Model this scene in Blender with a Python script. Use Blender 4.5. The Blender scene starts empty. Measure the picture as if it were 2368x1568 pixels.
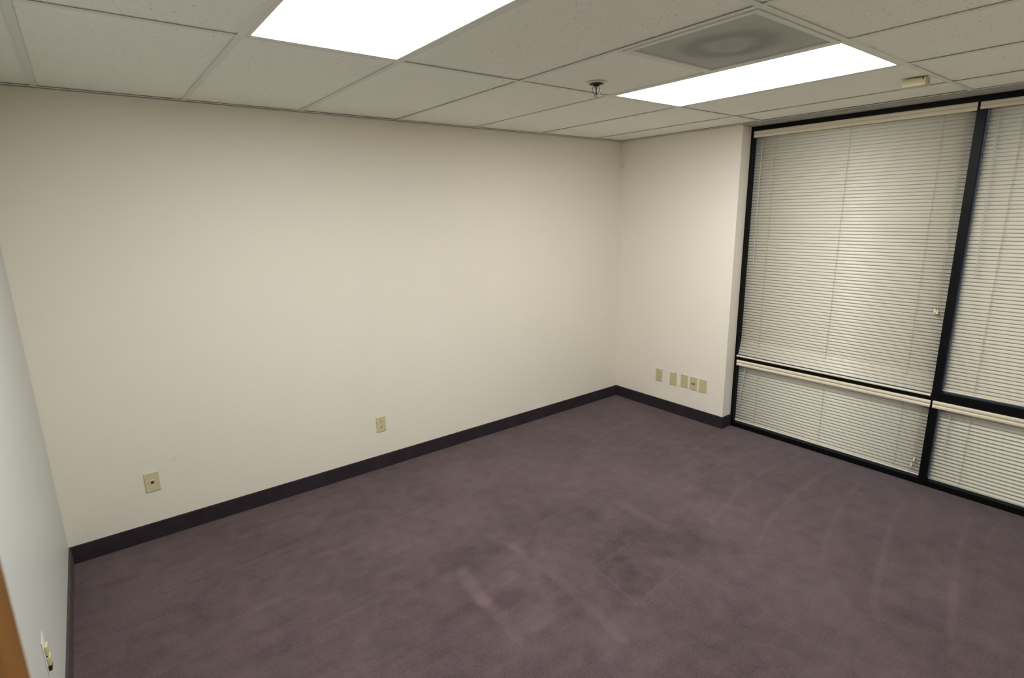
import bpy, bmesh, math, random
import numpy as np
from mathutils import Vector, Matrix

# ------------------------------------------------------------------ camera, world, exposure
S = bpy.context.scene
COL = S.collection
S.view_settings.view_transform = 'Standard'
S.view_settings.look = 'None'
S.view_settings.gamma = 1.0
S.view_settings.use_curve_mapping = False
S.view_settings.exposure = 0.0

CAM = Vector((-3.9505, -3.4694, 1.7706))
YAW, PITCH, ROLL = 0.9154, -0.2263, -0.0189
cam_data = bpy.data.cameras.new('camera')
cam = bpy.data.objects.new('camera', cam_data)
COL.objects.link(cam)
fwd = Vector((math.cos(YAW) * math.cos(PITCH), math.sin(YAW) * math.cos(PITCH), math.sin(PITCH)))
rt = Vector((math.sin(YAW), -math.cos(YAW), 0))
up = rt.cross(fwd)
r2 = math.cos(ROLL) * rt + math.sin(ROLL) * up
u2 = -math.sin(ROLL) * rt + math.cos(ROLL) * up
m = Matrix((r2, u2, -fwd)).transposed().to_4x4()
m.translation = CAM
cam.matrix_world = m
cam_data.sensor_fit = 'HORIZONTAL'
cam_data.sensor_width = 36.0
cam_data.lens = 1267.463 / 2368 * 36.0
cam_data.clip_start = 0.02
cam_data.dof.use_dof = True
cam_data.dof.focus_distance = 3.6
cam_data.dof.aperture_fstop = 3.5
S.camera = cam

DIFFUSER = 20.8           # radiance of the fluorescent diffusers
DAYLIGHT = 1.8            # overcast daylight outside the blinds
world = bpy.data.worlds.new('daylight')
S.world = world
world.use_nodes = True
wn = world.node_tree.nodes
wn['Background'].inputs[0].default_value = (0.42, 0.58, 1.0, 1)
wn['Background'].inputs[1].default_value = DAYLIGHT
S.cycles.max_bounces = 10
S.cycles.diffuse_bounces = 6
S.cycles.use_denoising = True

# ------------------------------------------------------------------ dimensions (metres)
# corner of the long wall and the window wall = origin; long wall along -x at y = 0,
# window wall along -y at x = 0
H = 2.3722
XL = -4.2472          # left wall
YF = -3.72            # wall with the room door, behind the camera
W1 = 1.150            # plain part of the window wall
XR = 0.1195           # front of the window frame (back of the recess)
HB = 0.0985           # base height
SOFFIT = 2.3585

# ------------------------------------------------------------------ helpers
def sr(c):
    c /= 255.0
    return c / 12.92 if c <= 0.04045 else ((c + 0.055) / 1.055) ** 2.4
def rgb(r, g, b):
    return (sr(r), sr(g), sr(b), 1)

def mat(name, color, rough=0.6, spec=0.3, metal=0.0, bump=None, noise=None, emit=None):
    """bump = (scale, distance), noise = (scale, amount)"""
    M = bpy.data.materials.new(name)
    M.use_nodes = True
    nt = M.node_tree
    b = nt.nodes['Principled BSDF']
    b.inputs['Base Color'].default_value = color
    b.inputs['Roughness'].default_value = rough
    b.inputs['Specular IOR Level'].default_value = spec
    b.inputs['Metallic'].default_value = metal
    if emit:
        b.inputs['Emission Color'].default_value = emit[0]
        b.inputs['Emission Strength'].default_value = emit[1]
    tc = nt.nodes.new('ShaderNodeTexCoord')
    if noise:
        n = nt.nodes.new('ShaderNodeTexNoise')
        n.inputs['Scale'].default_value = noise[0]
        n.inputs['Detail'].default_value = 4
        nt.links.new(tc.outputs['Object'], n.inputs['Vector'])
        mr = nt.nodes.new('ShaderNodeMapRange')
        mr.inputs['From Min'].default_value = 0.3
        mr.inputs['From Max'].default_value = 0.7
        mr.inputs['To Min'].default_value = 1 - noise[1]
        mr.inputs['To Max'].default_value = 1 + noise[1]
        nt.links.new(n.outputs['Fac'], mr.inputs['Value'])
        mx = nt.nodes.new('ShaderNodeVectorMath')
        mx.operation = 'SCALE'
        mx.inputs[0].default_value = color[:3]
        nt.links.new(mr.outputs[0], mx.inputs['Scale'])
        nt.links.new(mx.outputs[0], b.inputs['Base Color'])
    if bump:
        n = nt.nodes.new('ShaderNodeTexNoise')
        n.inputs['Scale'].default_value = bump[0]
        n.inputs['Detail'].default_value = 3
        nt.links.new(tc.outputs['Object'], n.inputs['Vector'])
        bp = nt.nodes.new('ShaderNodeBump')
        bp.inputs['Distance'].default_value = bump[1]
        bp.inputs['Strength'].default_value = 1.0
        nt.links.new(n.outputs['Fac'], bp.inputs['Height'])
        nt.links.new(bp.outputs[0], b.inputs['Normal'])
    return M

def box(bm, x0, x1, y0, y1, z0, z1, bevel=0.0, seg=2):
    t = bmesh.new()
    vs = [t.verts.new((x, y, z)) for x in (x0, x1) for y in (y0, y1) for z in (z0, z1)]
    for f in ((0, 1, 3, 2), (4, 6, 7, 5), (0, 4, 5, 1), (2, 3, 7, 6), (0, 2, 6, 4), (1, 5, 7, 3)):
        t.faces.new([vs[i] for i in f])
    bmesh.ops.recalc_face_normals(t, faces=t.faces)
    if bevel > 0:
        bmesh.ops.bevel(t, geom=t.edges[:], offset=bevel, segments=seg, profile=0.5, affect='EDGES')
    merge(bm, t)

def merge(bm, t):
    mp = {v: bm.verts.new(v.co) for v in t.verts}
    for f in t.faces:
        try:
            bm.faces.new([mp[v] for v in f.verts])
        except ValueError:
            pass
    t.free()

def tube(bm, p0, p1, r0, r1=None, n=10, cap=True):
    r1 = r0 if r1 is None else r1
    p0, p1 = Vector(p0), Vector(p1)
    d = (p1 - p0).normalized()
    a = d.orthogonal().normalized()
    b = d.cross(a)
    A = [bm.verts.new(p0 + (a * math.cos(2 * math.pi * i / n) + b * math.sin(2 * math.pi * i / n)) * r0) for i in range(n)]
    B = [bm.verts.new(p1 + (a * math.cos(2 * math.pi * i / n) + b * math.sin(2 * math.pi * i / n)) * r1) for i in range(n)]
    for i in range(n):
        bm.faces.new((A[i], A[(i + 1) % n], B[(i + 1) % n], B[i]))
    if cap:
        bm.faces.new(A[::-1]); bm.faces.new(B)

def lathe(bm, prof, n=24, center=(0, 0, 0)):
    """prof = list of (r, z); closed solid of revolution about z"""
    rings = []
    cx, cy, cz = center
    for r, z in prof:
        if r < 1e-6:
            rings.append([bm.verts.new((cx, cy, cz + z))])
        else:
            rings.append([bm.verts.new((cx + r * math.cos(2 * math.pi * i / n), cy + r * math.sin(2 * math.pi * i / n), cz + z)) for i in range(n)])
    for A, B in zip(rings, rings[1:]):
        for i in range(n):
            j = (i + 1) % n
            if len(A) == 1 and len(B) == 1: continue
            if len(A) == 1: bm.faces.new((A[0], B[j], B[i]))
            elif len(B) == 1: bm.faces.new((A[i], A[j], B[0]))
            else: bm.faces.new((A[i], A[j], B[j], B[i]))

def extrude_profile(bm, prof, axis, a0, a1):
    """prof = closed list of 2D points (other two axes in order), extruded along axis"""
    def P(a, q):
        return {'x': (a, q[0], q[1]), 'y': (q[0], a, q[1]), 'z': (q[0], q[1], a)}[axis]
    A = [bm.verts.new(P(a0, q)) for q in prof]
    B = [bm.verts.new(P(a1, q)) for q in prof]
    n = len(prof)
    for i in range(n):
        bm.faces.new((A[i], A[(i + 1) % n], B[(i + 1) % n], B[i]))
    bm.faces.new(A[::-1]); bm.faces.new(B)

def obj(name, bm, material, parent=None, smooth=False):
    bmesh.ops.recalc_face_normals(bm, faces=bm.faces)
    me = bpy.data.meshes.new(name)
    bm.to_mesh(me); bm.free()
    me.materials.append(material)
    if smooth:
        for p in me.polygons: p.use_smooth = True
    o = bpy.data.objects.new(name, me)
    COL.objects.link(o)
    if parent is not None: o.parent = parent
    return o

def tag(o, label, category=None, group=None, kind=None):
    o['label'] = label
    if category: o['category'] = category
    if group: o['group'] = group
    if kind: o['kind'] = kind
    return o

def thing(name, loc, label, category, group=None, rot=(0, 0, 0)):
    o = bpy.data.objects.new(name, None)
    o.empty_display_size = 0.05
    COL.objects.link(o)
    o.location = loc
    o.rotation_euler = rot
    return tag(o, label, category, group)

def copy_tree(o, parent=None):
    c = o.copy()
    COL.objects.link(c)
    c.parent = parent
    for ch in list(o.children):
        copy_tree(ch, c)
    return c

# ------------------------------------------------------------------ materials
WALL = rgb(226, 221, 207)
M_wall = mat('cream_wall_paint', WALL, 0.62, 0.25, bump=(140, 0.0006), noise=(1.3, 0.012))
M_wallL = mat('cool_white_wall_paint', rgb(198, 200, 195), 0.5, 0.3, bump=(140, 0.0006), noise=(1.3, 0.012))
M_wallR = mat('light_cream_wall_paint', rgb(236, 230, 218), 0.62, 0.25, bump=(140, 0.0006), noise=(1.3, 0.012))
M_soffit = mat('grey_soffit_paint', rgb(176, 175, 170), 0.7, 0.2, bump=(90, 0.001), noise=(14, 0.08))
M_base_lit = mat('carpet_base_painted_lit', rgb(82, 72, 75), 0.95, 0.1, bump=(600, 0.0008), noise=(9, 0.18))  # same carpet base; stronger light along the left wall put into the colour
M_base = mat('dark_carpet_base', rgb(50, 43, 48), 0.95, 0.1, bump=(600, 0.0008), noise=(9, 0.18))
M_tee = mat('white_painted_ceiling_grid', rgb(230, 234, 226), 0.5, 0.3)
M_black = mat('black_anodised_aluminium', rgb(9, 9, 11), 0.45, 0.16)
M_blind = mat('ivory_enamelled_aluminium', rgb(222, 214, 190), 0.42, 0.4)
M_cord = mat('ivory_cord', rgb(188, 180, 158), 0.8, 0.1)
M_tassel = mat('ivory_plastic_tassel', rgb(226, 218, 176), 0.4, 0.4)
M_plate = mat('ivory_plastic_plate', rgb(200, 192, 150), 0.35, 0.45)
M_slot = mat('dark_slot', rgb(52, 44, 26), 0.7, 0.2)
M_red = mat('red_plastic_jack', rgb(178, 28, 22), 0.4, 0.4)
M_dark = mat('black_plastic', rgb(20, 20, 18), 0.5, 0.3)
M_chrome = mat('tarnished_chrome', rgb(178, 178, 174), 0.28, 0.5, metal=1.0)
M_darkmetal = mat('dark_escutcheon_metal', rgb(60, 59, 52), 0.4, 0.5, metal=0.8)
M_beige = mat('beige_plastic_cover', rgb(205, 196, 160), 0.45, 0.35)
M_white = mat('white_enamel', rgb(226, 225, 216), 0.4, 0.4)
M_spackle = mat('white_spackle', rgb(214, 214, 206), 0.8, 0.1)
M_bracket = mat('offwhite_plastic_bracket', rgb(214, 208, 196), 0.4, 0.35)
M_wood = None

def wand_material():
    M = bpy.data.materials.new('clear_acrylic_wand')
    M.use_nodes = True
    nt = M.node_tree
    b = nt.nodes['Principled BSDF']
    b.inputs['Base Color'].default_value = rgb(205, 203, 200)
    b.inputs['Roughness'].default_value = 0.12
    b.inputs['Specular IOR Level'].default_value = 0.6
    b.inputs['Alpha'].default_value = 0.42
    return M
M_wand = wand_material()

def slat_material():
    M = bpy.data.materials.new('ivory_slat_enamel')
    M.use_nodes = True
    nt = M.node_tree
    b = nt.nodes['Principled BSDF']
    b.inputs['Base Color'].default_value = rgb(218, 213, 195)
    b.inputs['Roughness'].default_value = 0.4
    b.inputs['Specular IOR Level'].default_value = 0.4
    return M
M_slat = slat_material()

def glass_material():
    M = bpy.data.materials.new('window_glass')
    M.use_nodes = True
    nt = M.node_tree
    nt.nodes.clear()
    out = nt.nodes.new('ShaderNodeOutputMaterial')
    mix = nt.nodes.new('ShaderNodeMixShader')
    tr = nt.nodes.new('ShaderNodeBsdfTransparent')
    gl = nt.nodes.new('ShaderNodeBsdfGlossy')
    gl.inputs['Roughness'].default_value = 0.02
    tr.inputs[0].default_value = (0.72, 0.78, 0.82, 1)
    fr = nt.nodes.new('ShaderNodeFresnel')
    fr.inputs[0].default_value = 1.5
    nt.links.new(fr.outputs[0], mix.inputs[0])
    nt.links.new(tr.outputs[0], mix.inputs[1])
    nt.links.new(gl.outputs[0], mix.inputs[2])
    nt.links.new(mix.outputs[0], out.inputs[0])
    return M
M_glass = glass_material()

def tile_material():
    """mineral fibre tile: off-white with small dark fissures and pin holes"""
    M = bpy.data.materials.new('fissured_mineral_tile')
    M.use_nodes = True
    nt = M.node_tree
    L = nt.links.new
    b = nt.nodes['Principled BSDF']
    b.inputs['Roughness'].default_value = 0.95
    b.inputs['Specular IOR Level'].default_value = 0.1
    tc = nt.nodes.new('ShaderNodeTexCoord')
    mp = nt.nodes.new('ShaderNodeMapping')
    mp.inputs['Scale'].default_value = (1.0, 2.4, 1.0)
    L(tc.outputs['Object'], mp.inputs['Vector'])
    # fissures: short irregular worms
    dn = nt.nodes.new('ShaderNodeTexNoise'); dn.inputs['Scale'].default_value = 28; dn.inputs['Detail'].default_value = 2
    L(mp.outputs[0], dn.inputs['Vector'])
    ad = nt.nodes.new('ShaderNodeVectorMath'); ad.operation = 'MULTIPLY_ADD'
    L(dn.outputs['Color'], ad.inputs[0]); ad.inputs[1].default_value = (0.03, 0.03, 0.03)
    L(mp.outputs[0], ad.inputs[2])
    v = nt.nodes.new('ShaderNodeTexVoronoi'); v.inputs['Scale'].default_value = 34
    L(ad.outputs[0], v.inputs['Vector'])
    m1 = nt.nodes.new('ShaderNodeMapRange')
    m1.inputs['From Min'].default_value = 0.07; m1.inputs['From Max'].default_value = 0.15
    L(v.outputs['Distance'], m1.inputs['Value'])
    v2 = nt.nodes.new('ShaderNodeTexVoronoi'); v2.inputs['Scale'].default_value = 95
    L(tc.outputs['Object'], v2.inputs['Vector'])
    m2 = nt.nodes.new('ShaderNodeMapRange')
    m2.inputs['From Min'].default_value = 0.05; m2.inputs['From Max'].default_value = 0.16
    m2.inputs['To Min'].default_value = 0.55
    L(v2.outputs['Distance'], m2.inputs['Value'])
    mu = nt.nodes.new('ShaderNodeMath'); mu.operation = 'MULTIPLY'
    L(m1.outputs[0], mu.inputs[0]); L(m2.outputs[0], mu.inputs[1])
    mx = nt.nodes.new('ShaderNodeMix'); mx.data_type = 'RGBA'
    mx.inputs['A'].default_value = rgb(176, 170, 158)
    mx.inputs['B'].default_value = rgb(247, 249, 240)
    L(mu.outputs[0], mx.inputs['Factor'])
    L(mx.outputs['Result'], b.inputs['Base Color'])
    bp = nt.nodes.new('ShaderNodeBump'); bp.inputs['Distance'].default_value = 0.0012
    L(mu.outputs[0], bp.inputs['Height'])
    L(bp.outputs[0], b.inputs['Normal'])
    return M
M_tile = tile_material()

def grille_material():
    """perforated sheet, dirty swirl where the air comes through"""
    M = bpy.data.materials.new('perforated_sheet')
    M.use_nodes = True
    nt = M.node_tree
    L = nt.links.new
    b = nt.nodes['Principled BSDF']
    b.inputs['Roughness'].default_value = 0.55
    tc = nt.nodes.new('ShaderNodeTexCoord')
    v = nt.nodes.new('ShaderNodeTexVoronoi'); v.inputs['Scale'].default_value = 190; v.inputs['Randomness'].default_value = 0.0
    v.voronoi_dimensions = '2D'
    L(tc.outputs['Object'], v.inputs['Vector'])
    mr = nt.nodes.new('ShaderNodeMapRange')
    mr.inputs['From Min'].default_value = 0.30; mr.inputs['From Max'].default_value = 0.36
    L(v.outputs['Distance'], mr.inputs['Value'])
    # dust ring
    dn = nt.nodes.new('ShaderNodeTexNoise'); dn.inputs['Scale'].default_value = 7; dn.inputs['Detail'].default_value = 3
    L(tc.outputs['Object'], dn.inputs['Vector'])
    ad = nt.nodes.new('ShaderNodeVectorMath'); ad.operation = 'MULTIPLY_ADD'
    L(dn.outputs['Color'], ad.inputs[0]); ad.inputs[1].default_value = (0.09, 0.09, 0.0)
    L(tc.outputs['Object'], ad.inputs[2])
    sb = nt.nodes.new('ShaderNodeVectorMath'); sb.operation = 'SUBTRACT'
    L(ad.outputs[0], sb.inputs[0]); sb.inputs[1].default_value = (0.045, 0.045, 0.0)
    ln = nt.nodes.new('ShaderNodeVectorMath'); ln.operation = 'LENGTH'
    L(sb.outputs[0], ln.inputs[0])
    cr = nt.nodes.new('ShaderNodeValToRGB')
    e = cr.color_ramp.elements
    e[0].position = 0.0; e[0].color = (0.25, 0.25, 0.25, 1)
    e[1].position = 0.30; e[1].color = (0, 0, 0, 1)
    for p, c in ((0.04, 0.55), (0.07, 0.25), (0.115, 0.95), (0.15, 0.85), (0.20, 0.18)):
        q = e.new(p); q.color = (c, c, c, 1)
    L(ln.outputs['Value'], cr.inputs[0])
    hole = nt.nodes.new('ShaderNodeMix'); hole.data_type = 'RGBA'
    hole.inputs['A'].default_value = rgb(84, 86, 78); hole.inputs['B'].default_value = rgb(212, 217, 207)
    L(mr.outputs[0], hole.inputs['Factor'])
    mx = nt.nodes.new('ShaderNodeMix'); mx.data_type = 'RGBA'; mx.blend_type = 'MULTIPLY'
    L(cr.outputs[0], mx.inputs['Factor'])
    L(hole.outputs['Result'], mx.inputs['A']); mx.inputs['B'].default_value = (0.56, 0.54, 0.57, 1)
    L(mx.outputs['Result'], b.inputs['Base Color'])
    return M
M_grille = grille_material()

def wood_material():
    M = bpy.data.materials.new('honey_oak_veneer')
    M.use_nodes = True
    nt = M.node_tree
    L = nt.links.new
    b = nt.nodes['Principled BSDF']
    b.inputs['Roughness'].default_value = 0.35
    tc = nt.nodes.new('ShaderNodeTexCoord')
    mp = nt.nodes.new('ShaderNodeMapping'); mp.inputs['Scale'].default_value = (14, 14, 0.7)
    L(tc.outputs['Object'], mp.inputs['Vector'])
    n = nt.nodes.new('ShaderNodeTexNoise'); n.inputs['Scale'].default_value = 2.2; n.inputs['Detail'].default_value = 6
    L(mp.outputs[0], n.inputs['Vector'])
    cr = nt.nodes.new('ShaderNodeValToRGB')
    cr.color_ramp.elements[0].position = 0.32; cr.color_ramp.elements[0].color = rgb(118, 76, 18)
    cr.color_ramp.elements[1].position = 0.7; cr.color_ramp.elements[1].color = rgb(142, 96, 30)
    L(n.outputs['Fac'], cr.inputs[0])
    L(cr.outputs[0], b.inputs['Base Color'])
    return M
M_wood = wood_material()

def emitter_material():
    M = bpy.data.materials.new('lit_prismatic_diffuser')
    M.use_nodes = True
    nt = M.node_tree
    b = nt.nodes['Principled BSDF']
    b.inputs['Base Color'].default_value = (0.8, 0.8, 0.8, 1)
    b.inputs['Emission Color'].default_value = (1.0, 1.0, 0.985, 1)
    b.inputs['Emission Strength'].default_value = DIFFUSER
    return M
M_emit = emitter_material()

# ------------------------------------------------------------------ carpet
MARKS = [
     ([(-0.17, -2.506), (-0.535, -2.55), (-0.84, -2.621), (-1.138, -2.694), (-1.354, -2.752)], 0.029, 0.6),
     ([(-0.179, -2.247), (-0.476, -2.286), (-0.844, -2.353), (-1.17, -2.447)], 0.0266, 0.5),
     ([(-0.112, -2.811), (-0.385, -2.841), (-0.727, -2.901), (-1.08, -2.975), (-1.308, -3.025)], 0.0294, 0.6),
     ([(0.017, -2.049), (-0.545, -2.039), (-1.039, -2.099), (-1.322, -2.18)], 0.0232, 0.6),
     ([(0.007, -1.791), (-0.434, -1.759), (-0.702, -1.78)], 0.0237, 0.6),
     ([(-0.814, -1.793), (-1.328, -1.902)], 0.0251, 0.45),
     ([(-0.043, -1.609), (-0.595, -1.501), (-1.001, -1.562), (-1.203, -1.593)], 0.0217, 0.5),
     ([(-0.051, -1.355), (-0.418, -1.344), (-0.783, -1.371), (-1.086, -1.413)], 0.0199, 0.35),
     ([(-0.186, -1.196), (-0.725, -1.272)], 0.0169, 0.5),
     ([(-0.06, -1.014), (-0.321, -1.012)], 0.0187, 0.6),
     ([(-0.192, -0.799), (-0.823, -0.931)], 0.0208, 0.5),
     ([(-0.122, -0.572), (-0.755, -0.584), (-1.262, -0.733)], 0.022, 0.4),
     ([(-0.071, -2.932), (-0.395, -2.936)], 0.0253, 0.4),
     ([(-1.219, -3.065), (-1.384, -3.054), (-1.536, -3.045)], 0.0199, 0.3),
     ([(-0.346, -2.925), (-0.74, -2.978), (-1.01, -3.032)], 0.0292, -0.3),
     ([(-2.684, -1.364), (-2.714, -1.613)], 0.0629, 0.75),
     ([(-2.508, -1.534), (-2.708, -1.595)], 0.0723, 0.7),
     ([(-2.718, -1.609), (-2.714, -1.761), (-2.737, -1.896)], 0.0522, 0.65),
     ([(-2.538, -1.845), (-2.637, -1.851)], 0.0971, 0.55),
     ([(-2.33, -1.666), (-2.366, -2.019), (-2.395, -2.173)], 0.0483, 0.75),
     ([(-2.132, -1.738), (-2.175, -2.067)], 0.0091, 0.6),
     ([(-1.78, -2.04), (-2.142, -2.067)], 0.0114, 0.6),
     ([(-1.833, -1.735), (-2.11, -1.757)], 0.0097, 0.55),
     ([(-1.549, -1.41), (-1.551, -1.604), (-1.557, -1.816)], 0.0555, 0.6),
     ([(-2.391, -1.169), (-2.352, -1.34), (-2.347, -1.563)], 0.0303, 0.5),
     ([(-2.343, -1.347), (-2.328, -1.43)], 0.0348, 0.5),
     ([(-2.146, -1.353), (-2.121, -1.62)], 0.0099, 0.4),
     ([(-4.133, -0.459), (-4.025, -0.496)], 0.0109, -0.4),
     ([(-3.978, -0.526), (-3.811, -0.518)], 0.0082, 0.8),
     ([(-3.965, -0.584), (-3.508, -0.566), (-3.103, -0.515)], 0.0135, -0.8),
     ([(-4.088, -0.739), (-3.685, -0.773), (-3.423, -0.787)], 0.0153, -0.5),
     ([(-4.13, -0.605), (-4.106, -0.603)], 0.0106, 0.5),
     ([(-4.07, -0.852), (-4.081, -0.963)], 0.0145, 0.45),
     ([(-3.736, -0.993), (-3.473, -0.973)], 0.0244, 0.3),
     ([(-3.584, -0.37), (-3.174, -0.404)], 0.0286, 0.2),
     ([(-1.7, -1.775), (-1.623, -1.902)], 0.2881, -0.75),
     ([(-1.918, -1.237), (-1.839, -1.353)], 0.2331, -0.6),
     ([(-2.685, -1.254), (-2.462, -1.29)], 0.1756, -0.7),
     ([(-2.56, -1.677), (-2.646, -1.672)], 0.0807, -0.55),
     ([(-2.353, -1.724), (-2.405, -1.898)], 0.1227, -0.6),
     ([(-2.103, -1.949), (-2.032, -1.741)], 0.173, -0.6),
     ([(-2.827, -0.833), (-2.36, -0.922)], 0.3302, 0.5),
     ([(-2.176, -0.422), (-1.488, -0.824)], 0.3494, 0.4),
     ([(-1.203, -1.815), (-1.318, -2.178)], 0.2433, 0.3),
     ([(-1.886, -1.606), (-1.97, -1.973)], 0.1203, -0.45),
     ([(-0.711, -1.693), (-0.721, -1.718)], 0.0258, 0.7),
     ([(-0.331, -2.043), (-0.332, -2.057)], 0.0236, 0.6),
]

def carpet_material():
    M = bpy.data.materials.new('mauve_cut_pile_carpet')
    M.use_nodes = True
    nt = M.node_tree
    L = nt.links.new
    b = nt.nodes['Principled BSDF']
    b.inputs['Roughness'].default_value = 1.0
    b.inputs['Specular IOR Level'].default_value = 0.05
    b.inputs['Sheen Weight'].default_value = 0.12
    b.inputs['Sheen Roughness'].default_value = 0.6
    tc = nt.nodes.new('ShaderNodeTexCoord')
    at = nt.nodes.new('ShaderNodeAttribute'); at.attribute_name = 'nap'
    def noise(scale, detail, vec=None):
        n = nt.nodes.new('ShaderNodeTexNoise')
        n.inputs['Scale'].default_value = scale; n.inputs['Detail'].default_value = detail
        L(vec or tc.outputs['Object'], n.inputs['Vector'])
        return n.outputs['Fac']
    def math2(op, a, b_):
        n = nt.nodes.new('ShaderNodeMath'); n.operation = op
        for i, q in enumerate((a, b_)):
            if isinstance(q, (int, float)): n.inputs[i].default_value = q
            else: L(q, n.inputs[i])
        return n.outputs[0]
    fib = noise(260, 2)
    fib2 = noise(95, 3)
    big = noise(2.2, 4)
    mid = noise(11, 4)
    # long streaks the vacuum leaves, running nearly along the long wall
    mp = nt.nodes.new('ShaderNodeMapping')
    mp.inputs['Rotation'].default_value = (0, 0, math.radians(4))
    mp.inputs['Scale'].default_value = (0.9, 13, 1)
    L(tc.outputs['Object'], mp.inputs['Vector'])
    strk = noise(1.6, 5, mp.outputs[0])
    sx = nt.nodes.new('ShaderNodeSeparateXYZ'); L(tc.outputs['Object'], sx.inputs[0])
    wm = nt.nodes.new('ShaderNodeMapRange'); L(sx.outputs['X'], wm.inputs['Value'])
    wm.inputs['From Min'].default_value = -3.1; wm.inputs['From Max'].default_value = -1.6
    wm.inputs['To Min'].default_value = 1.0; wm.inputs['To Max'].default_value = 0.12
    v = math2('MULTIPLY', math2('SUBTRACT', fib, 0.5), 1.3)
    v = math2('ADD', v, math2('MULTIPLY', math2('SUBTRACT', fib2, 0.5), 0.8))
    v = math2('ADD', v, math2('MULTIPLY', math2('SUBTRACT', big, 0.5), 0.75))
    v = math2('ADD', v, math2('MULTIPLY', math2('SUBTRACT', mid, 0.5), 0.8))
    v = math2('ADD', v, math2('MULTIPLY', math2('MULTIPLY', math2('SUBTRACT', strk, 0.5), 0.5), wm.outputs[0]))
    v = math2('ADD', v, math2('MULTIPLY', at.outputs['Fac'], 0.33))
    v = math2('ADD', v, 1.0)
    sc = nt.nodes.new('ShaderNodeVectorMath'); sc.operation = 'SCALE'
    sc.inputs[0].default_value = CARPET[:3]
    L(v, sc.inputs['Scale'])
    hue = nt.nodes.new('ShaderNodeMix'); hue.data_type = 'RGBA'
    hue.inputs['A'].default_value = CARPET
    hue.inputs['B'].default_value = rgb(83, 70, 70)
    hr = nt.nodes.new('ShaderNodeMapRange')
    hr.inputs['From Min'].default_value = 0.38; hr.inputs['From Max'].default_value = 0.62
    L(noise(4.5, 3), hr.inputs['Value']); L(hr.outputs[0], hue.inputs['Factor'])
    L(hue.outputs['Result'], sc.inputs[0])
    L(sc.outputs[0], b.inputs['Base Color'])
    bp = nt.nodes.new('ShaderNodeBump'); bp.inputs['Distance'].default_value = 0.004
    bp.inputs['Strength'].default_value = 0.6
    L(fib, bp.inputs['Height'])
    L(bp.outputs[0], b.inputs['Normal'])
    return M
CARPET = rgb(85, 69, 73)

def seg_dist(P, a, b):
    a = np.array(a); b = np.array(b); d = b - a
    t = np.clip(((P - a) @ d) / (d @ d + 1e-12), 0, 1)
    return np.linalg.norm(P - (a + t[:, None] * d), axis=1)

def make_floor():
    step = 0.011
    x0, x1, y0, y1 = XL, XR + 0.01, YF, 0.0
    nx = int((x1 - x0) / step) + 1; ny = int((y1 - y0) / step) + 1
    xs = np.linspace(x0, x1, nx); ys = np.linspace(y0, y1, ny)
    X, Y = np.meshgrid(xs, ys, indexing='xy')
    P = np.stack([X.ravel(), Y.ravel()], 1)
    nap = np.zeros(len(P))
    rng = np.random.RandomState(4)
    wob = 0.35 * np.sin(P[:, 0] * 23 + 1.3 * np.sin(P[:, 1] * 17)) * np.sin(P[:, 1] * 29) + 1.0
    for pts, w, a in MARKS:
        d = np.full(len(P), 9.0)
        for p, q in zip(pts, pts[1:]):
            d = np.minimum(d, seg_dist(P, p, q))
        h = w / 2 * wob
        soft = max(0.008, w * 0.5)
        f = np.clip(1 - (d - h * 0.6) / soft, 0, 1)
        nap += a * f * f * (3 - 2 * f)
    me = bpy.data.meshes.new('floor')
    V = np.stack([P[:, 0], P[:, 1], np.zeros(len(P))], 1)
    idx = np.arange(nx * ny).reshape(ny, nx)
    F = np.stack([idx[:-1, :-1], idx[:-1, 1:], idx[1:, 1:], idx[1:, :-1]], -1).reshape(-1, 4)
    me.vertices.add(len(V)); me.vertices.foreach_set('co', V.ravel())
    me.loops.add(F.size); me.loops.foreach_set('vertex_index', F.ravel())
    me.polygons.add(len(F)); me.polygons.foreach_set('loop_start', np.arange(0, F.size, 4))
    me.update(); me.validate()
    at = me.attributes.new('nap', 'FLOAT', 'POINT')
    at.data.foreach_set('value', nap.astype(np.float32))
    me.materials.append(carpet_material())
    o = bpy.data.objects.new('floor', me)
    COL.objects.link(o)
    return tag(o, 'mauve brown cut pile carpet with vacuum streaks covering the whole floor', 'floor', kind='structure')
make_floor()

# ------------------------------------------------------------------ walls
GAP = 0.004      # shadow gap under the wall angle of the ceiling grid
bm = bmesh.new()
box(bm, XL, 0.0, 0.0, 0.10, 0.0, H - GAP)
box(bm, XL, 0.0, 0.012, 0.10, H - GAP, H + 0.25)
wall_back = tag(obj('wall_back', bm, M_wall), 'long plain cream wall facing the camera', 'wall', kind='structure')

bm = bmesh.new()
box(bm, 0.0, 0.24, -W1, 0.10, 0.0, H - GAP)                  # plain part beside the window
box(bm, 0.012, 0.24, -W1, 0.10, H - GAP, H + 0.25)
box(bm, 0.0, 0.24, YF - 0.1, YF + 0.02, 0.0, SOFFIT)         # far end beyond the window
wall_right = tag(obj('wall_right', bm, M_wallR), 'short cream wall with the recess of the black framed window', 'wall', kind='structure')

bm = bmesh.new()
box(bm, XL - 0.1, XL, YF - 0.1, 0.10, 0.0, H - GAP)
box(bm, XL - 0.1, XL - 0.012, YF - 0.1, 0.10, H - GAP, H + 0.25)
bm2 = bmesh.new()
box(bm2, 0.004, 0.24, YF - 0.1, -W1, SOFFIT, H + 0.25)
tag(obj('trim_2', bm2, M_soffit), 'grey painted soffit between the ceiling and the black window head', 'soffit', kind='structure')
wall_left = tag(obj('wall_left', bm, M_wallL), 'pale grey white wall at the left edge, next to the door', 'wall', kind='structure')

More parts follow.
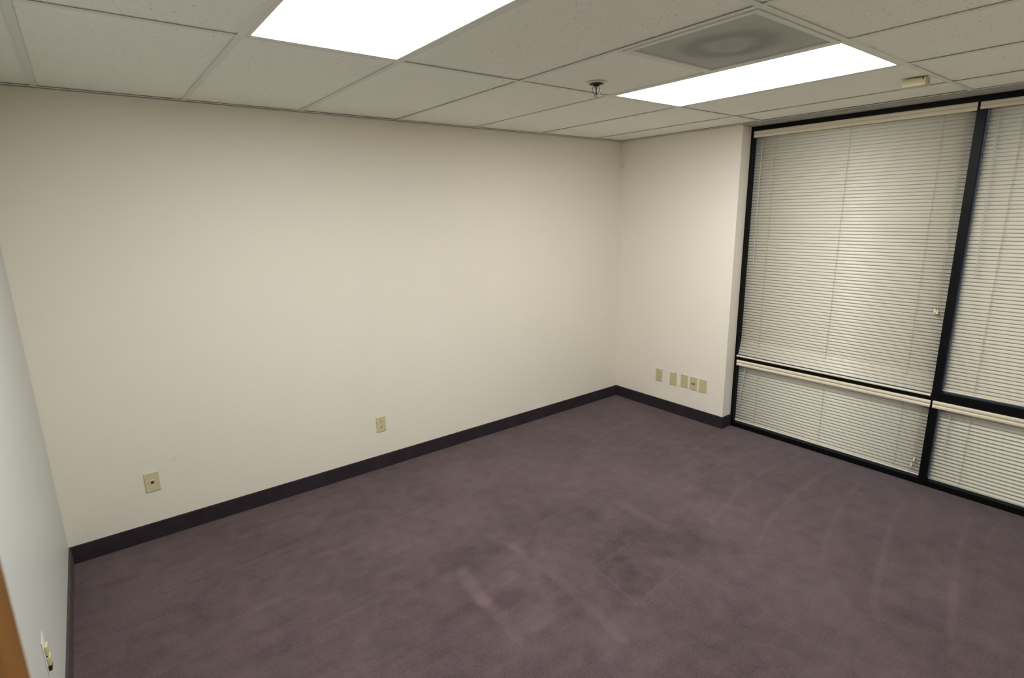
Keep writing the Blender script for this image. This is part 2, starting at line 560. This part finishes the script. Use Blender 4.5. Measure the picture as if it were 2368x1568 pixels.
DX0, DX1, DZ = -4.150, -3.21, 2.06     # doorway in the wall behind the camera
bm = bmesh.new()
box(bm, XL, DX0, YF - 0.1, YF, 0.0, H + 0.25)
box(bm, DX1, 0.0, YF - 0.1, YF, 0.0, H + 0.25)
box(bm, DX0, DX1, YF - 0.1, YF, DZ, H + 0.25)
wall_front = tag(obj('wall_front', bm, M_wall), 'cream wall with the doorway behind the camera', 'wall', kind='structure')
# hallway behind the doorway
bm = bmesh.new()
box(bm, XL - 0.1, -2.6, YF - 1.4, YF - 1.3, 0.0, H + 0.25)
box(bm, XL - 0.1, XL, YF - 1.3, YF - 0.1, 0.0, H + 0.25)
box(bm, -2.7, -2.6, YF - 1.3, YF - 0.1, 0.0, H + 0.25)
box(bm, XL, -2.7, YF - 1.3, YF - 0.1, H, H + 0.25)
tag(obj('wall_hallway', bm, M_wall), 'cream hallway walls beyond the doorway', 'wall', kind='structure')
bm = bmesh.new()
box(bm, XL, -2.7, YF - 1.3, YF, -0.02, 0.0)
tag(obj('floor_hallway', bm, M_base), 'dark carpet of the hallway beyond the doorway', 'floor', kind='structure')

# faint scuffs on the long wall (part of the paint)
def add_scuffs():
    nt = M_wall.node_tree
    L = nt.links.new
    b = nt.nodes['Principled BSDF']
    src = b.inputs['Base Color'].links[0].from_socket
    tc = nt.nodes.new('ShaderNodeTexCoord')
    sub = nt.nodes.new('ShaderNodeVectorMath'); sub.operation = 'SUBTRACT'
    L(tc.outputs['Object'], sub.inputs[0]); sub.inputs[1].default_value = (-3.73, 0.0, 0.43)
    mul = nt.nodes.new('ShaderNodeVectorMath'); mul.operation = 'MULTIPLY'
    L(sub.outputs[0], mul.inputs[0]); mul.inputs[1].default_value = (9, 1, 7)
    ln = nt.nodes.new('ShaderNodeVectorMath'); ln.operation = 'LENGTH'
    L(mul.outputs[0], ln.inputs[0])
    n = nt.nodes.new('ShaderNodeTexNoise'); n.inputs['Scale'].default_value = 22; n.inputs['Detail'].default_value = 4
    L(tc.outputs['Object'], n.inputs['Vector'])
    a = nt.nodes.new('ShaderNodeMapRange')
    a.inputs['From Min'].default_value = 0.2; a.inputs['From Max'].default_value = 1.0
    a.inputs['To Min'].default_value = 1.0; a.inputs['To Max'].default_value = 0.0
    L(ln.outputs['Value'], a.inputs['Value'])
    c = nt.nodes.new('ShaderNodeMapRange')
    c.inputs['From Min'].default_value = 0.54; c.inputs['From Max'].default_value = 0.66
    L(n.outputs['Fac'], c.inputs['Value'])
    mm = nt.nodes.new('ShaderNodeMath'); mm.operation = 'MULTIPLY'
    L(a.outputs[0], mm.inputs[0]); L(c.outputs[0], mm.inputs[1])
    mx = nt.nodes.new('ShaderNodeMix'); mx.data_type = 'RGBA'
    m3 = nt.nodes.new('ShaderNodeMath'); m3.operation = 'MULTIPLY'; m3.inputs[1].default_value = 0.3
    L(mm.outputs[0], m3.inputs[0]); L(m3.outputs[0], mx.inputs['Factor']); L(src, mx.inputs['A'])
    mx.inputs['B'].default_value = rgb(186, 176, 150)
    L(mx.outputs['Result'], b.inputs['Base Color'])
add_scuffs()

# ------------------------------------------------------------------ bases
T = 0.009
def base_profile(sign=1):
    return [(0, 0), (T, 0), (T, HB - 0.004), (T - 0.003, HB), (0, HB)]
bm = bmesh.new()   # long wall: profile in (y, z), extruded along x
extrude_profile(bm, [(-q[0], q[1]) for q in base_profile()], 'x', XL + 0.0005, -0.0005)
tag(obj('baseboard_back', bm, M_base), 'dark carpeted base along the foot of the long wall', 'baseboard', kind='structure')
bm = bmesh.new()   # window wall, turning round the corner into the recess
extrude_profile(bm, [(-q[0], q[1]) for q in base_profile()], 'y', -W1 - T, -T)
extrude_profile(bm, [(-W1 - q[0], q[1]) for q in base_profile()], 'x', 0.0, XR - 0.001)
tag(obj('baseboard_right', bm, M_base), 'dark carpeted base under the short wall, turning into the window recess', 'baseboard', kind='structure')
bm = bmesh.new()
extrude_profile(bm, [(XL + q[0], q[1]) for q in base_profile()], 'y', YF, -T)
tag(obj('baseboard_left', bm, M_base_lit), 'dark carpeted base along the foot of the left wall', 'baseboard', kind='structure')

# ------------------------------------------------------------------ ceiling
GX = [-0.350, -0.972, -1.588, -2.202, -2.822, -3.418, -4.016]       # tees that run away from the long wall
GY = [-1.292, -2.472, -3.66]                                         # cross rows
TW = 0.012
WA = 0.022
LIGHTS = [((GX[5], GX[4]), (GY[1], GY[0])), ((GX[2], GX[1]), (GY[1], GY[0]))]
VENT = ((GX[3], GX[2]), (GY[1], -1.898))
bm = bmesh.new()
xs = [0.0] + GX + [XL]
ys = [0.0] + GY + [YF]
rng = random.Random(2)
for i in range(len(xs) - 1):
    xa, xb = xs[i + 1], xs[i]
    for j in range(len(ys) - 1):
        ya, yb = ys[j + 1], ys[j]
        if any(abs(l[0][0] - xa) < .01 and abs(l[1][0] - ya) < .01 for l in LIGHTS): continue
        parts = [(ya, yb)]
        if abs(VENT[0][0] - xa) < .01 and j == 1:
            parts = [(VENT[1][1], yb)]
        for (a, c) in parts:
            dz = rng.uniform(0.0035, 0.0055)
            box(bm, xa + 0.003, xb - 0.003, a + 0.003, c - 0.003, H + dz, H + 0.016)
# plenum deck above everything
box(bm, XL, 0.0, YF, 0.0, H + 0.20, H + 0.25)
ceiling = tag(obj('ceiling', bm, M_tile), 'suspended ceiling of off-white fissured tiles', 'ceiling', kind='structure')
bm = bmesh.new()
for gx in GX:
    box(bm, gx - TW, gx + TW, YF, -WA, H, H + 0.0012)
for k, gy in enumerate(GY):
    box(bm, XL, 0.0, gy - TW, gy + TW, H - 0.0004, H + 0.0010)
box(bm, VENT[0][0], VENT[0][1], VENT[1][1] - TW, VENT[1][1] + TW, H - 0.0003, H + 0.001)
# wall angles
box(bm, XL, -0.0005, -WA, -0.0012, H - 0.0006, H + 0.0008)
box(bm, -WA, -0.0012, -W1, -WA, H - 0.0007, H + 0.0008)
box(bm, XL + 0.0012, XL + WA, YF, -WA, H - 0.0005, H + 0.0008)
box(bm, -WA + 0.004, 0.002, YF, -W1 - 0.002, H - 0.0007, H + 0.0008)
grid = obj('ceiling_grid', bm, M_tee, ceiling)
grid['label'] = 'painted metal grid of the ceiling'

# ------------------------------------------------------------------ ceiling lights
def make_light(cx, cy, w, l, label):
    t = thing('ceiling_light', (cx, cy, H), label, 'ceiling light', 'fluorescent troffers in the ceiling')
    bm = bmesh.new()
    fw = 0.016
    hx, hy = w / 2 - TW - 0.001, l / 2 - TW - 0.001
    z0, z1 = 0.0004, 0.005
    box(bm, -hx, hx, -hy, -hy + fw, z0, z1, 0.0008)
    box(bm, -hx, hx, hy - fw, hy, z0, z1, 0.0008)
    box(bm, -hx, -hx + fw, -hy + fw, hy - fw, z0, z1, 0.0008)
    box(bm, hx - fw, hx, -hy + fw, hy - fw, z0, z1, 0.0008)
    obj('frame', bm, M_white, t)
    bm = bmesh.new()
    box(bm, -hx, hx, -hy, hy, 0.095, 0.10)
    box(bm, -hx, -hx + 0.002, -hy, hy, 0.006, 0.095); box(bm, hx - 0.002, hx, -hy, hy, 0.006, 0.095)
    box(bm, -hx, hx, -hy, -hy + 0.002, 0.006, 0.095); box(bm, -hx, hx, hy - 0.002, hy, 0.006, 0.095)
    obj('housing', bm, M_white, t)
    bm = bmesh.new()
    # glowing prismatic lens, a slab with a fine ribbed face
    box(bm, -hx + fw * 0.35, hx - fw * 0.35, -hy + fw * 0.35, hy - fw * 0.35, 0.0052, 0.0085)
    d = obj('diffuser', bm, M_emit, t)
    d['label'] = 'glowing white diffuser'
    return t
for (xx, yy), lab in zip(LIGHTS, ('lit fluorescent ceiling light cut off by the top edge of the photo',
                                  'lit fluorescent ceiling light beside the air vent, nearer the window')):
    make_light(sum(xx) / 2, sum(yy) / 2, xx[1] - xx[0], yy[1] - yy[0], lab)

# ------------------------------------------------------------------ air vent
vx, vy = sum(VENT[0]) / 2, sum(VENT[1]) / 2
vent = thing('air_vent', (vx, vy, H), 'square perforated air vent with a dusty grey swirl in the ceiling', 'air vent')
hw = (VENT[0][1] - VENT[0][0]) / 2 - TW - 0.004
hl = (VENT[1][1] - VENT[1][0]) / 2 - TW - 0.004
bm = bmesh.new()
fo = 0.022
for s in (-1, 1):
    box(bm, -hw, hw, min(s * hl, s * (hl - fo)), max(s * hl, s * (hl - fo)), -0.004, 0.006, 0.0015)
    box(bm, min(s * hw, s * (hw - fo)), max(s * hw, s * (hw - fo)), -hl + fo, hl - fo, -0.004, 0.006, 0.0015)
obj('frame', bm, M_white, vent)
bm = bmesh.new()
box(bm, -hw + fo, hw - fo, -hl + fo, hl - fo, 0.0015, 0.004)
p = obj('perforated_panel', bm, M_grille, vent)
p['label'] = 'grey perforated panel with a dirty swirl'
bm = bmesh.new()
box(bm, -hw - 0.006, hw + 0.006, -hl - 0.006, hl + 0.006, 0.010, 0.05)
obj('duct_box', bm, M_dark, vent)

# ------------------------------------------------------------------ sprinkler
SPR = (-1.876, -1.475)
sp = thing('fire_sprinkler', (SPR[0], SPR[1], H), 'small chrome fire sprinkler head hanging from the ceiling', 'sprinkler')
bm = bmesh.new()
lathe(bm, [(0.0, 0.0015), (0.047, 0.0015), (0.048, 0.0), (0.044, -0.0025), (0.036, -0.004), (0.0, -0.004)], 32)
obj('ceiling_ring', bm, M_white, sp, True)
bm = bmesh.new()
lathe(bm, [(0.0, -0.004), (0.034, -0.004), (0.035, -0.006), (0.022, -0.010), (0.0145, -0.013), (0.0145, -0.017), (0.0, -0.017)], 28)
obj('escutcheon', bm, M_darkmetal, sp, True)
bm = bmesh.new()
lathe(bm, [(0.0, -0.016), (0.014, -0.016), (0.014, -0.022), (0.0, -0.022)], 6)
for s in (-1, 1):
    pts = [(s * 0.0165, -0.0205), (s * 0.0185, -0.028), (s * 0.0145, -0.042), (s * 0.0055, -0.056)]
    for a, c in zip(pts, pts[1:]):
        tube(bm, (a[0] * 0.75, -a[0] * 0.66, a[1]), (c[0] * 0.75, -c[0] * 0.66, c[1]), 0.0033, n=8)
lathe(bm, [(0.0, -0.053), (0.0055, -0.053), (0.0065, -0.060), (0.0, -0.060)], 12)
obj('frame_arms', bm, M_chrome, sp, True)
bm = bmesh.new()
lathe(bm, [(0.0, -0.022), (0.0045, -0.022), (0.003, -0.027), (0.003, -0.047), (0.0045, -0.053), (0.0, -0.053)], 12)
obj('glass_bulb', bm, M_darkmetal, sp, True)
bm = bmesh.new()
lathe(bm, [(0.0, -0.060), (0.006, -0.060), (0.0125, -0.0615), (0.013, -0.063), (0.005, -0.0625), (0.0, -0.0625)], 16)
obj('deflector', bm, M_chrome, sp, True)

# ------------------------------------------------------------------ beige box on the ceiling grid
bx = thing('surface_box', (-0.605, -2.400, H), 'small beige plastic box fixed under the ceiling above the window', 'box', rot=(0, 0, math.radians(0)))
bm = bmesh.new()
box(bm, -0.031, 0.031, -0.050, 0.050, -0.038, -0.0008, 0.003, 3)
obj('cover', bm, M_beige, bx)
bm = bmesh.new()
box(bm, -0.0325, -0.0306, -0.040, -0.034, -0.010, -0.001)
obj('side_slot', bm, M_slot, bx)
bm = bmesh.new()
tube(bm, (0.006, -0.0495, -0.022), (0.006, -0.0512, -0.022), 0.0028)
obj('screw', bm, M_slot, bx)

# ------------------------------------------------------------------ corner bracket of a removed detector
br = thing('mounting_bracket', (0, 0, 2.205), 'faint off-white plastic bracket in the wall corner below the ceiling', 'bracket')
bm = bmesh.new()
# flat plate across the corner
pl = [(-0.026, -0.0005), (-0.0005, -0.026), (-0.0005, -0.0005)]
extrude_profile(bm, pl, 'z', -0.030, 0.052)
obj('corner_plate', bm, M_bracket, br)
bm = bmesh.new()
extrude_profile(bm, [(-0.036, -0.0005), (-0.030, -0.012), (-0.012, -0.030), (-0.0005, -0.036), (-0.0005, -0.0005)], 'z', -0.050, -0.032)
tube(bm, (-0.021, -0.021, -0.041), (-0.024, -0.024, -0.044), 0.004)
obj('foot', bm, M_bracket, br)

# ------------------------------------------------------------------ window frame
WY0, WY1 = -W1, YF + 0.02
MY = -2.504                      # middle of the mullion
FX0, FX1 = XR, XR + 0.075        # frame depth
bm = bmesh.new()
box(bm, FX0, FX1, WY0 - 0.026, WY0, 0.0, SOFFIT, 0.0015)
box(bm, FX0, FX1, WY1, WY1 + 0.026, 0.0, SOFFIT, 0.0015)
box(bm, FX0, FX1, WY1 + 0.026, WY0 - 0.026, SOFFIT - 0.040, SOFFIT, 0.0015)
box(bm, FX0, FX1, WY1 + 0.026, WY0 - 0.026, 0.0, 0.040, 0.0015)
window = tag(obj('window_1', bm, M_black), 'black aluminium framed window filling the right side of the room', 'window', kind='structure')
bm = bmesh.new()
box(bm, FX0 - 0.001, FX1, MY - 0.022, MY + 0.022, 0.001, SOFFIT - 0.001, 0.0015)
obj('mullion', bm, M_black, window)
TZ0 = 0.562
for a, c, TZ1 in ((WY0 - 0.026, MY + 0.022, 0.611), (MY - 0.022, WY1 + 0.026, 0.6325)):
    bm = bmesh.new()
    box(bm, FX0, FX1, c, a, TZ0, TZ1, 0.0015)
    obj('transom', bm, M_black, window)
    for z0, z1 in ((0.040, TZ0), (TZ1, SOFFIT - 0.040)):
        bm = bmesh.new()
        vs = [bm.verts.new((FX1 - 0.006, y, z)) for y, z in ((c, z0), (a, z0), (a, z1), (c, z1))]
        bm.faces.new(vs)
        obj('pane', bm, M_glass, window)

# ------------------------------------------------------------------ blinds
PITCH_S = 0.0216
SX = 0.158                       # plane of the slats
def slat_profile(tilt, w=0.0255, sag=0.0028, n=6):
    """arc across the slat in (x, z), convex to the room, thin"""
    pts = []
    for k in range(n + 1):
        s = (k / n - 0.5) * w
        h = sag * (1 - (2 * k / n - 1) ** 2)
        # s runs along the slat, h bulges towards the room (-x)
        ca, sa = math.cos(tilt), math.sin(tilt)
        x = -s * ca * -1
        pts.append((s * ca - h * sa, s * sa + h * ca))
    return pts

def make_blind(ya, yb, ztop, zbot, tilt, label, valance_z, val_y, rail, wand=None, cords=(), ladders=(), tassels=(), ripple=0.0, seed=0):
    """ya > yb: ends of the slats; valance_z = (bottom, top)"""
    rng = random.Random(seed)
    t = thing('window_blind', (0, 0, 0), label, 'blind', 'closed ivory mini blinds on the window')
    t.location = (SX, (ya + yb) / 2, zbot)
    inv = Vector(t.location)
    def place(o):
        o.location = -inv
        return o
    # valance: two rounded lobes
    bm = bmesh.new()
    v0, v1 = valance_z
    hgt = v1 - v0
    prof = []
    xf, xb = 0.1075, 0.1165
    for k in range(9):
        a = math.pi * k / 8
        prof.append((xf + 0.006 - 0.007 * math.sin(a) ** 0.8, v0 + hgt * 0.48 * (1 - math.cos(a)) / 2))
    for k in range(9):
        a = math.pi * k / 8
        prof.append((xf + 0.006 - 0.0085 * math.sin(a) ** 0.8, v0 + hgt * 0.52 + hgt * 0.48 * (1 - math.cos(a)) / 2))
    prof += [(xb, v1), (xb, v0)]
    extrude_profile(bm, prof, 'y', val_y[1], val_y[0])
    # returns at the ends
    place(obj('valance', bm, M_blind, t))
    # headrail
    bm = bmesh.new()
    box(bm, 0.1255, 0.166, yb, ya, v1 - 0.034, v1 - 0.006, 0.002)
    place(obj('headrail', bm, M_blind, t))
    # slats: one mesh
    bm = bmesh.new()
    z = v1 - 0.046
    n = int((z - zbot) / PITCH_S)
    pitch = (z - (zbot + 0.0035)) / (n - 1)
    for k in range(n):
        zc = z - pitch * k
        tl = tilt + rng.uniform(-0.02, 0.02)
        x = SX
        if rail['x'] < SX - 0.01:            # the rail rests in front of the transom: the lowest slats lean out
            f = max(0.0, 1 - (n - 1 - k) / 5.0)
            x = SX + (rail['x'] + 0.012 - SX) * f * 0.8
            tl = tilt - 0.30 * f
        pr = slat_profile(tl)
        dzl, dzr = rng.uniform(-.0006, .0006), rng.uniform(-.0006, .0006)
        A = [bm.verts.new((x + px, ya, zc + pz + dzl)) for px, pz in pr]
        B = [bm.verts.new((x + px, yb, zc + pz + dzr)) for px, pz in pr]
        for i in range(len(pr) - 1):
            bm.faces.new((A[i], A[i + 1], B[i + 1], B[i]))
    sl = place(obj('slats', bm, M_slat, t, True))
    so = sl.modifiers.new('thickness', 'SOLIDIFY'); so.thickness = 0.0003
    # bottom rail
    bm = bmesh.new()
    rx, rz, rr = rail['x'], rail['z'], rail.get('r', 0.008)
    prof = [(rx + rr * math.cos(a) * 1.25, rz + rr * math.sin(a)) for a in [2 * math.pi * k / 14 for k in range(14)]]
    extrude_profile(bm, prof, 'y', yb + rail.get('in', 0.0), ya - rail.get('in', 0.0))
    r = place(obj('bottom_rail', bm, M_blind, t, False))
    for ye, s in ((ya - rail.get('in', 0), 1), (yb + rail.get('in', 0), -1)):
        prof = [(rx + (rr + .0015) * math.cos(a) * 1.2, rz + (rr + .0015) * math.sin(a)) for a in [2 * math.pi * k / 14 for k in range(14)]]
        bm = bmesh.new()
        extrude_profile(bm, prof, 'y', ye - 0.002 if s > 0 else ye - 0.001, ye + 0.001 if s > 0 else ye + 0.002)
        obj('end_cap', bm, M_tassel, r)
    # ladder cords
    for yl in ladders:
        bm = bmesh.new()
        tube(bm, (SX - 0.0135, yl, v0 + 0.004), (SX - 0.0135, yl + 0.001, zbot + 0.004), 0.0008, n=6)
        tube(bm, (SX - 0.0135, yl - 0.003, v0 + 0.004), (SX - 0.0135, yl - 0.002, zbot + 0.004), 0.0005, n=6)
        place(obj('ladder_cord', bm, M_cord, t))
    if wand:
        (y0, z0), (y1, z1), rw = wand
        bm = bmesh.new()
        tube(bm, (0.134, y0, z0), (0.129, y1, z1), rw, n=6)
        tube(bm, (0.134, y0, z0 + 0.012), (0.134, y0, z0), rw * 0.5, n=6)
        w = place(obj('tilt_wand', bm, M_wand, t))
        w['label'] = 'clear plastic wand hanging at the left end'
    for (y0, z0, y1, z1) in cords:
        bm = bmesh.new()
        tube(bm, (0.134, y0, z0), (0.1335, y1, z1 + 0.012), 0.0009, n=6)
        c = place(obj('pull_cord', bm, M_cord, t))
        bm = bmesh.new()
        lathe(bm, [(0.0, 0.014), (0.003, 0.013), (0.004, 0.008), (0.0075, -0.009), (0.0075, -0.012), (0.0, -0.012)], 14, (0.1325, y1, z1))
        obj('tassel', bm, M_tassel, c, True)
    return t

TU = math.radians(70)
# slats tilt: positive turns the lower edge towards the room
make_blind(-1.1775, MY + 0.0240, 2.30, 0.627, TU,
           'large ivory mini blind in the upper left window opening', (2.279, 2.326), (-1.180, -2.484),
           dict(x=0.1125, z=0.6085, r=0.0075), wand=((-1.234, 2.262), (-1.2405, 1.349), 0.0032),
           cords=[(-2.430, 2.275, -2.4305, 1.135), (-2.440, 2.275, -2.443, 1.128)], ladders=(-1.329, -1.829, -2.329), seed=1)
make_blind(MY - 0.0240, WY1 + 0.028, 2.30, 0.6525, TU,
           'large ivory mini blind in the upper right window opening, cut off by the photo edge', (2.284, 2.324), (-2.498, WY1 + 0.02),
           dict(x=SX, z=0.642, r=0.006), wand=((-2.581, 2.262), (-2.594, 1.353), 0.0032),
           ladders=(-2.682, -3.10, -3.52), seed=2)
make_blind(-1.1775, MY + 0.0240, 0.56, 0.058, TU,
           'short ivory mini blind in the lower left window opening', (0.5285, 0.5745), (-1.178, -2.486),
           dict(x=SX, z=0.048, r=0.006), wand=((-1.242, 0.514), (-1.2139, 0.200), 0.0045),
           cords=[(-2.4385, 0.52, -2.4435, 0.155), (-2.434, 0.52, -2.432, 0.112)], ladders=(-1.344, -1.844, -2.334), seed=3)
make_blind(MY - 0.0240, WY1 + 0.028, 0.56, 0.058, math.radians(57),
           'short ivory mini blind in the lower right window opening, slats slightly open', (0.5285, 0.5765), (-2.498, WY1 + 0.02),
           dict(x=SX, z=0.048, r=0.006), wand=((-2.589, 0.514), (-2.588, 0.235), 0.0035),
           ladders=(-2.686, -3.10, -3.52), seed=4)

# ------------------------------------------------------------------ wall plates
# each is built facing -y (on the long wall) around its centre and turned for the other walls
PW, PH, PD = 0.070, 0.111, 0.0055
def plate_mesh(bow=0.0):
    bm = bmesh.new()
    box(bm, -PW / 2, PW / 2, -PD, -0.0003, -PH / 2, PH / 2, 0.0022, 3)
    if bow:
        for v in bm.verts:
            if v.co.y < -0.003:
                v.co.y -= bow * (1 - (2 * v.co.x / PW) ** 2)
            if abs(v.co.z) > PH / 2 - 0.004:
                v.co.z -= 0.0028 * (1 - (2 * v.co.x / PW) ** 2) * (-1 if v.co.z < 0 else 0.4)
    return bm
def screw(parent, z, x=0.0, y=-PD):
    bm = bmesh.new()
    tube(bm, (x, y + 0.0005, z), (x, y - 0.0008, z), 0.0028, n=12)
    return obj('screw', bm, M_tassel, parent)
ROT = {'back': 0.0, 'right': -math.pi / 2, 'left': math.pi / 2}
def outlet(loc, wall, label):
    t = thing('electrical_outlet', loc, label, 'outlet', rot=(0, 0, ROT[wall]))
    obj('cover_plate', plate_mesh(), M_plate, t)
    for s in (1, -1):
        bm = bmesh.new()
        n = 20
        prof = []
        for k in range(n):
            a = 2 * math.pi * k / n
            prof.append((0.0172 * math.cos(a), max(-0.0125, min(0.0125, 0.0172 * math.sin(a))) + s * 0.0195))
        extrude_profile(bm, prof, 'y', -PD - 0.0012, -PD + 0.001)
        r = obj('receptacle', bm, M_plate, t)
        bm = bmesh.new()
        yy0, yy1 = -PD - 0.0016, -PD - 0.0011
        box(bm, -0.0078, -0.0052, yy0, yy1, s * 0.0195 + 0.0005, s * 0.0195 + 0.009)
        box(bm, 0.0052, 0.0078, yy0, yy1, s * 0.0195 + 0.0005, s * 0.0195 + 0.009)
        tube(bm, (0, yy0, s * 0.0195 - 0.006), (0, yy1, s * 0.0195 - 0.006), 0.0028, n=12)
        obj('slots', bm, M_slot, r)
    screw(t, 0.0)
    return t
def blank(loc, wall, label):
    t = thing('blank_wall_plate', loc, label, 'wall plate', 'blank plates beside the window', rot=(0, 0, ROT[wall]))
    obj('plate', plate_mesh(), M_plate, t)
    screw(t, 0.0415); screw(t, -0.0415)
    return t
outlet((-2.4685, 0.0, 0.329), 'back', 'ivory duplex electrical outlet on the long wall')
outlet((0.0, -0.507, 0.3178), 'right', 'ivory duplex outlet leftmost in the row of plates near the window')
b1 = blank((0.0, -0.661, 0.3165), 'right', 'blank ivory plate next to the duplex outlet near the window')
b2 = blank((0.0, -0.7735, 0.3225), 'right', 'blank ivory plate between another blank plate and the red jack plate')
b3 = blank((0.0, -0.956, 0.3195), 'right', 'blank ivory plate nearest the window in the row of plates')
# little dark wire end sticking out above the first blank plate
bm = bmesh.new()
box(bm, 0.012, 0.024, -0.003, -0.0005, PH / 2 + 0.0005, PH / 2 + 0.0035, 0.0006)
wend = obj('wire_end', bm, M_dark, b1)
wend['label'] = 'tiny dark wire end above the plate'

def jack_plate(loc, wall, label, dark=False, bow=0.0):
    t = thing('telephone_jack', loc, label, 'wall jack', rot=(0, 0, ROT[wall]))
    obj('cover_plate', plate_mesh(bow), M_plate, t)
    y = -PD - bow
    bm = bmesh.new()
    if dark:
        box(bm, 0.0005, 0.014, y - 0.0022, y + 0.001, -0.0075, 0.0055, 0.0008)
        r = obj('red_jack', bm, M_red, t)
        bm = bmesh.new()
        box(bm, 0.004, 0.011, y - 0.0025, y - 0.0018, -0.0045, 0.002)
        obj('jack_opening', bm, M_dark, r)
        bm = bmesh.new()
        box(bm, -0.0195, -0.0085, y - 0.0012, y + 0.001, -0.0045, 0.002, 0.0006)
        obj('black_jack', bm, M_dark, t)
    else:
        box(bm, -0.0075, 0.0075, y - 0.0022, y + 0.001, -0.0075, 0.0075, 0.0008)
        r = obj('red_jack', bm, M_red, t)
        bm = bmesh.new()
        box(bm, -0.005, 0.005, y - 0.0025, y - 0.0018, -0.0055, 0.001)
        obj('jack_opening', bm, mat('dark_red_opening', rgb(70, 14, 10), 0.6), r)
        bm = bmesh.new()
        box(bm, -0.010, 0.010, y - 0.0014, y + 0.001, 0.0095, 0.0145, 0.0006)
        obj('label_tab', bm, M_white, t)
    return t
jack_plate((-3.8405, 0.0, 0.3405), 'back', 'ivory wall plate with one red jack at the left of the long wall')
jack_plate((0.0, -0.866, 0.321), 'right', 'bowed ivory plate with a red and a black jack near the window', True, 0.004)

# damaged receptacle on the left wall
t = thing('electrical_outlet', (XL, -1.330, 0.396), 'worn outlet without cover plate low on the left wall', 'outlet', rot=(0, 0, ROT['left']))
bm = bmesh.new()
box(bm, -0.030, 0.030, -0.0022, -0.0003, -0.062, 0.066, 0.0008)
for v in bm.verts:
    v.co.x += 0.004 * math.sin(v.co.z * 90); v.co.z += 0.004 * math.sin(v.co.x * 70)
obj('wall_patch', bm, M_spackle, t)
bm = bmesh.new()
box(bm, -0.0165, 0.0165, -0.011, -0.0020, 0.002, 0.036, 0.003, 2)
r1 = obj('receptacle', bm, M_plate, t)
bm = bmesh.new()
box(bm, -0.0165, 0.0165, -0.013, -0.0020, -0.036, -0.004, 0.003, 2)
r2_ = obj('receptacle', bm, M_plate, t)
bm = bmesh.new()
box(bm, -0.012, 0.012, -0.0075, -0.0020, -0.0035, 0.0015)
obj('box_gap', bm, M_dark, t)
bm = bmesh.new()
box(bm, -0.019, 0.019, -0.0110, -0.0020, -0.052, -0.0375, 0.001)
obj('box_opening', bm, M_dark, t)

# ------------------------------------------------------------------ door
LE = Vector((-4.0605, -2.781, 0)); HG = Vector((-4.138, YF + 0.012, 0))
d = (LE - HG); width = d.length; ang = math.atan2(d.y, d.x)
bm = bmesh.new()
box(bm, 0.0, width, 0.0, 0.044, 0.008, 2.04, 0.002)
door = obj('door_1', bm, M_wood)
door.location = HG
door.rotation_euler = (0, 0, ang)
tag(door, 'honey brown wooden door opened against the left wall, seen at the lower left corner', 'door', kind='structure')
for side in (-1, 1):
    bm = bmesh.new()
    y = 0.0 if side < 0 else 0.044
    lathe(bm, [(0.0, 0.0), (0.031, 0.0), (0.030, 0.004), (0.0, 0.006)], 24)
    tube(bm, (0, 0, 0.004), (0, 0, 0.032), 0.009)
    lathe(bm, [(0.0, 0.028), (0.016, 0.030), (0.024, 0.040), (0.022, 0.050), (0.010, 0.056), (0.0, 0.057)], 24)
    for v in bm.verts:
        x_, y_, z_ = v.co
        v.co = (width - 0.07 + x_, y + side * z_ * (0.9), 0.96 + y_)
    obj('door_knob', bm, M_chrome, door, True)
bm = bmesh.new()
box(bm, DX0, DX0 + 0.03, YF - 0.1, YF - 0.001, 0, DZ)
box(bm, DX1 - 0.03, DX1, YF - 0.1, YF - 0.001, 0, DZ)
box(bm, DX0, DX1, YF - 0.1, YF - 0.001, DZ - 0.03, DZ)
tag(obj('trim_1', bm, M_wood), 'wooden frame of the doorway behind the camera', 'door frame', kind='structure')
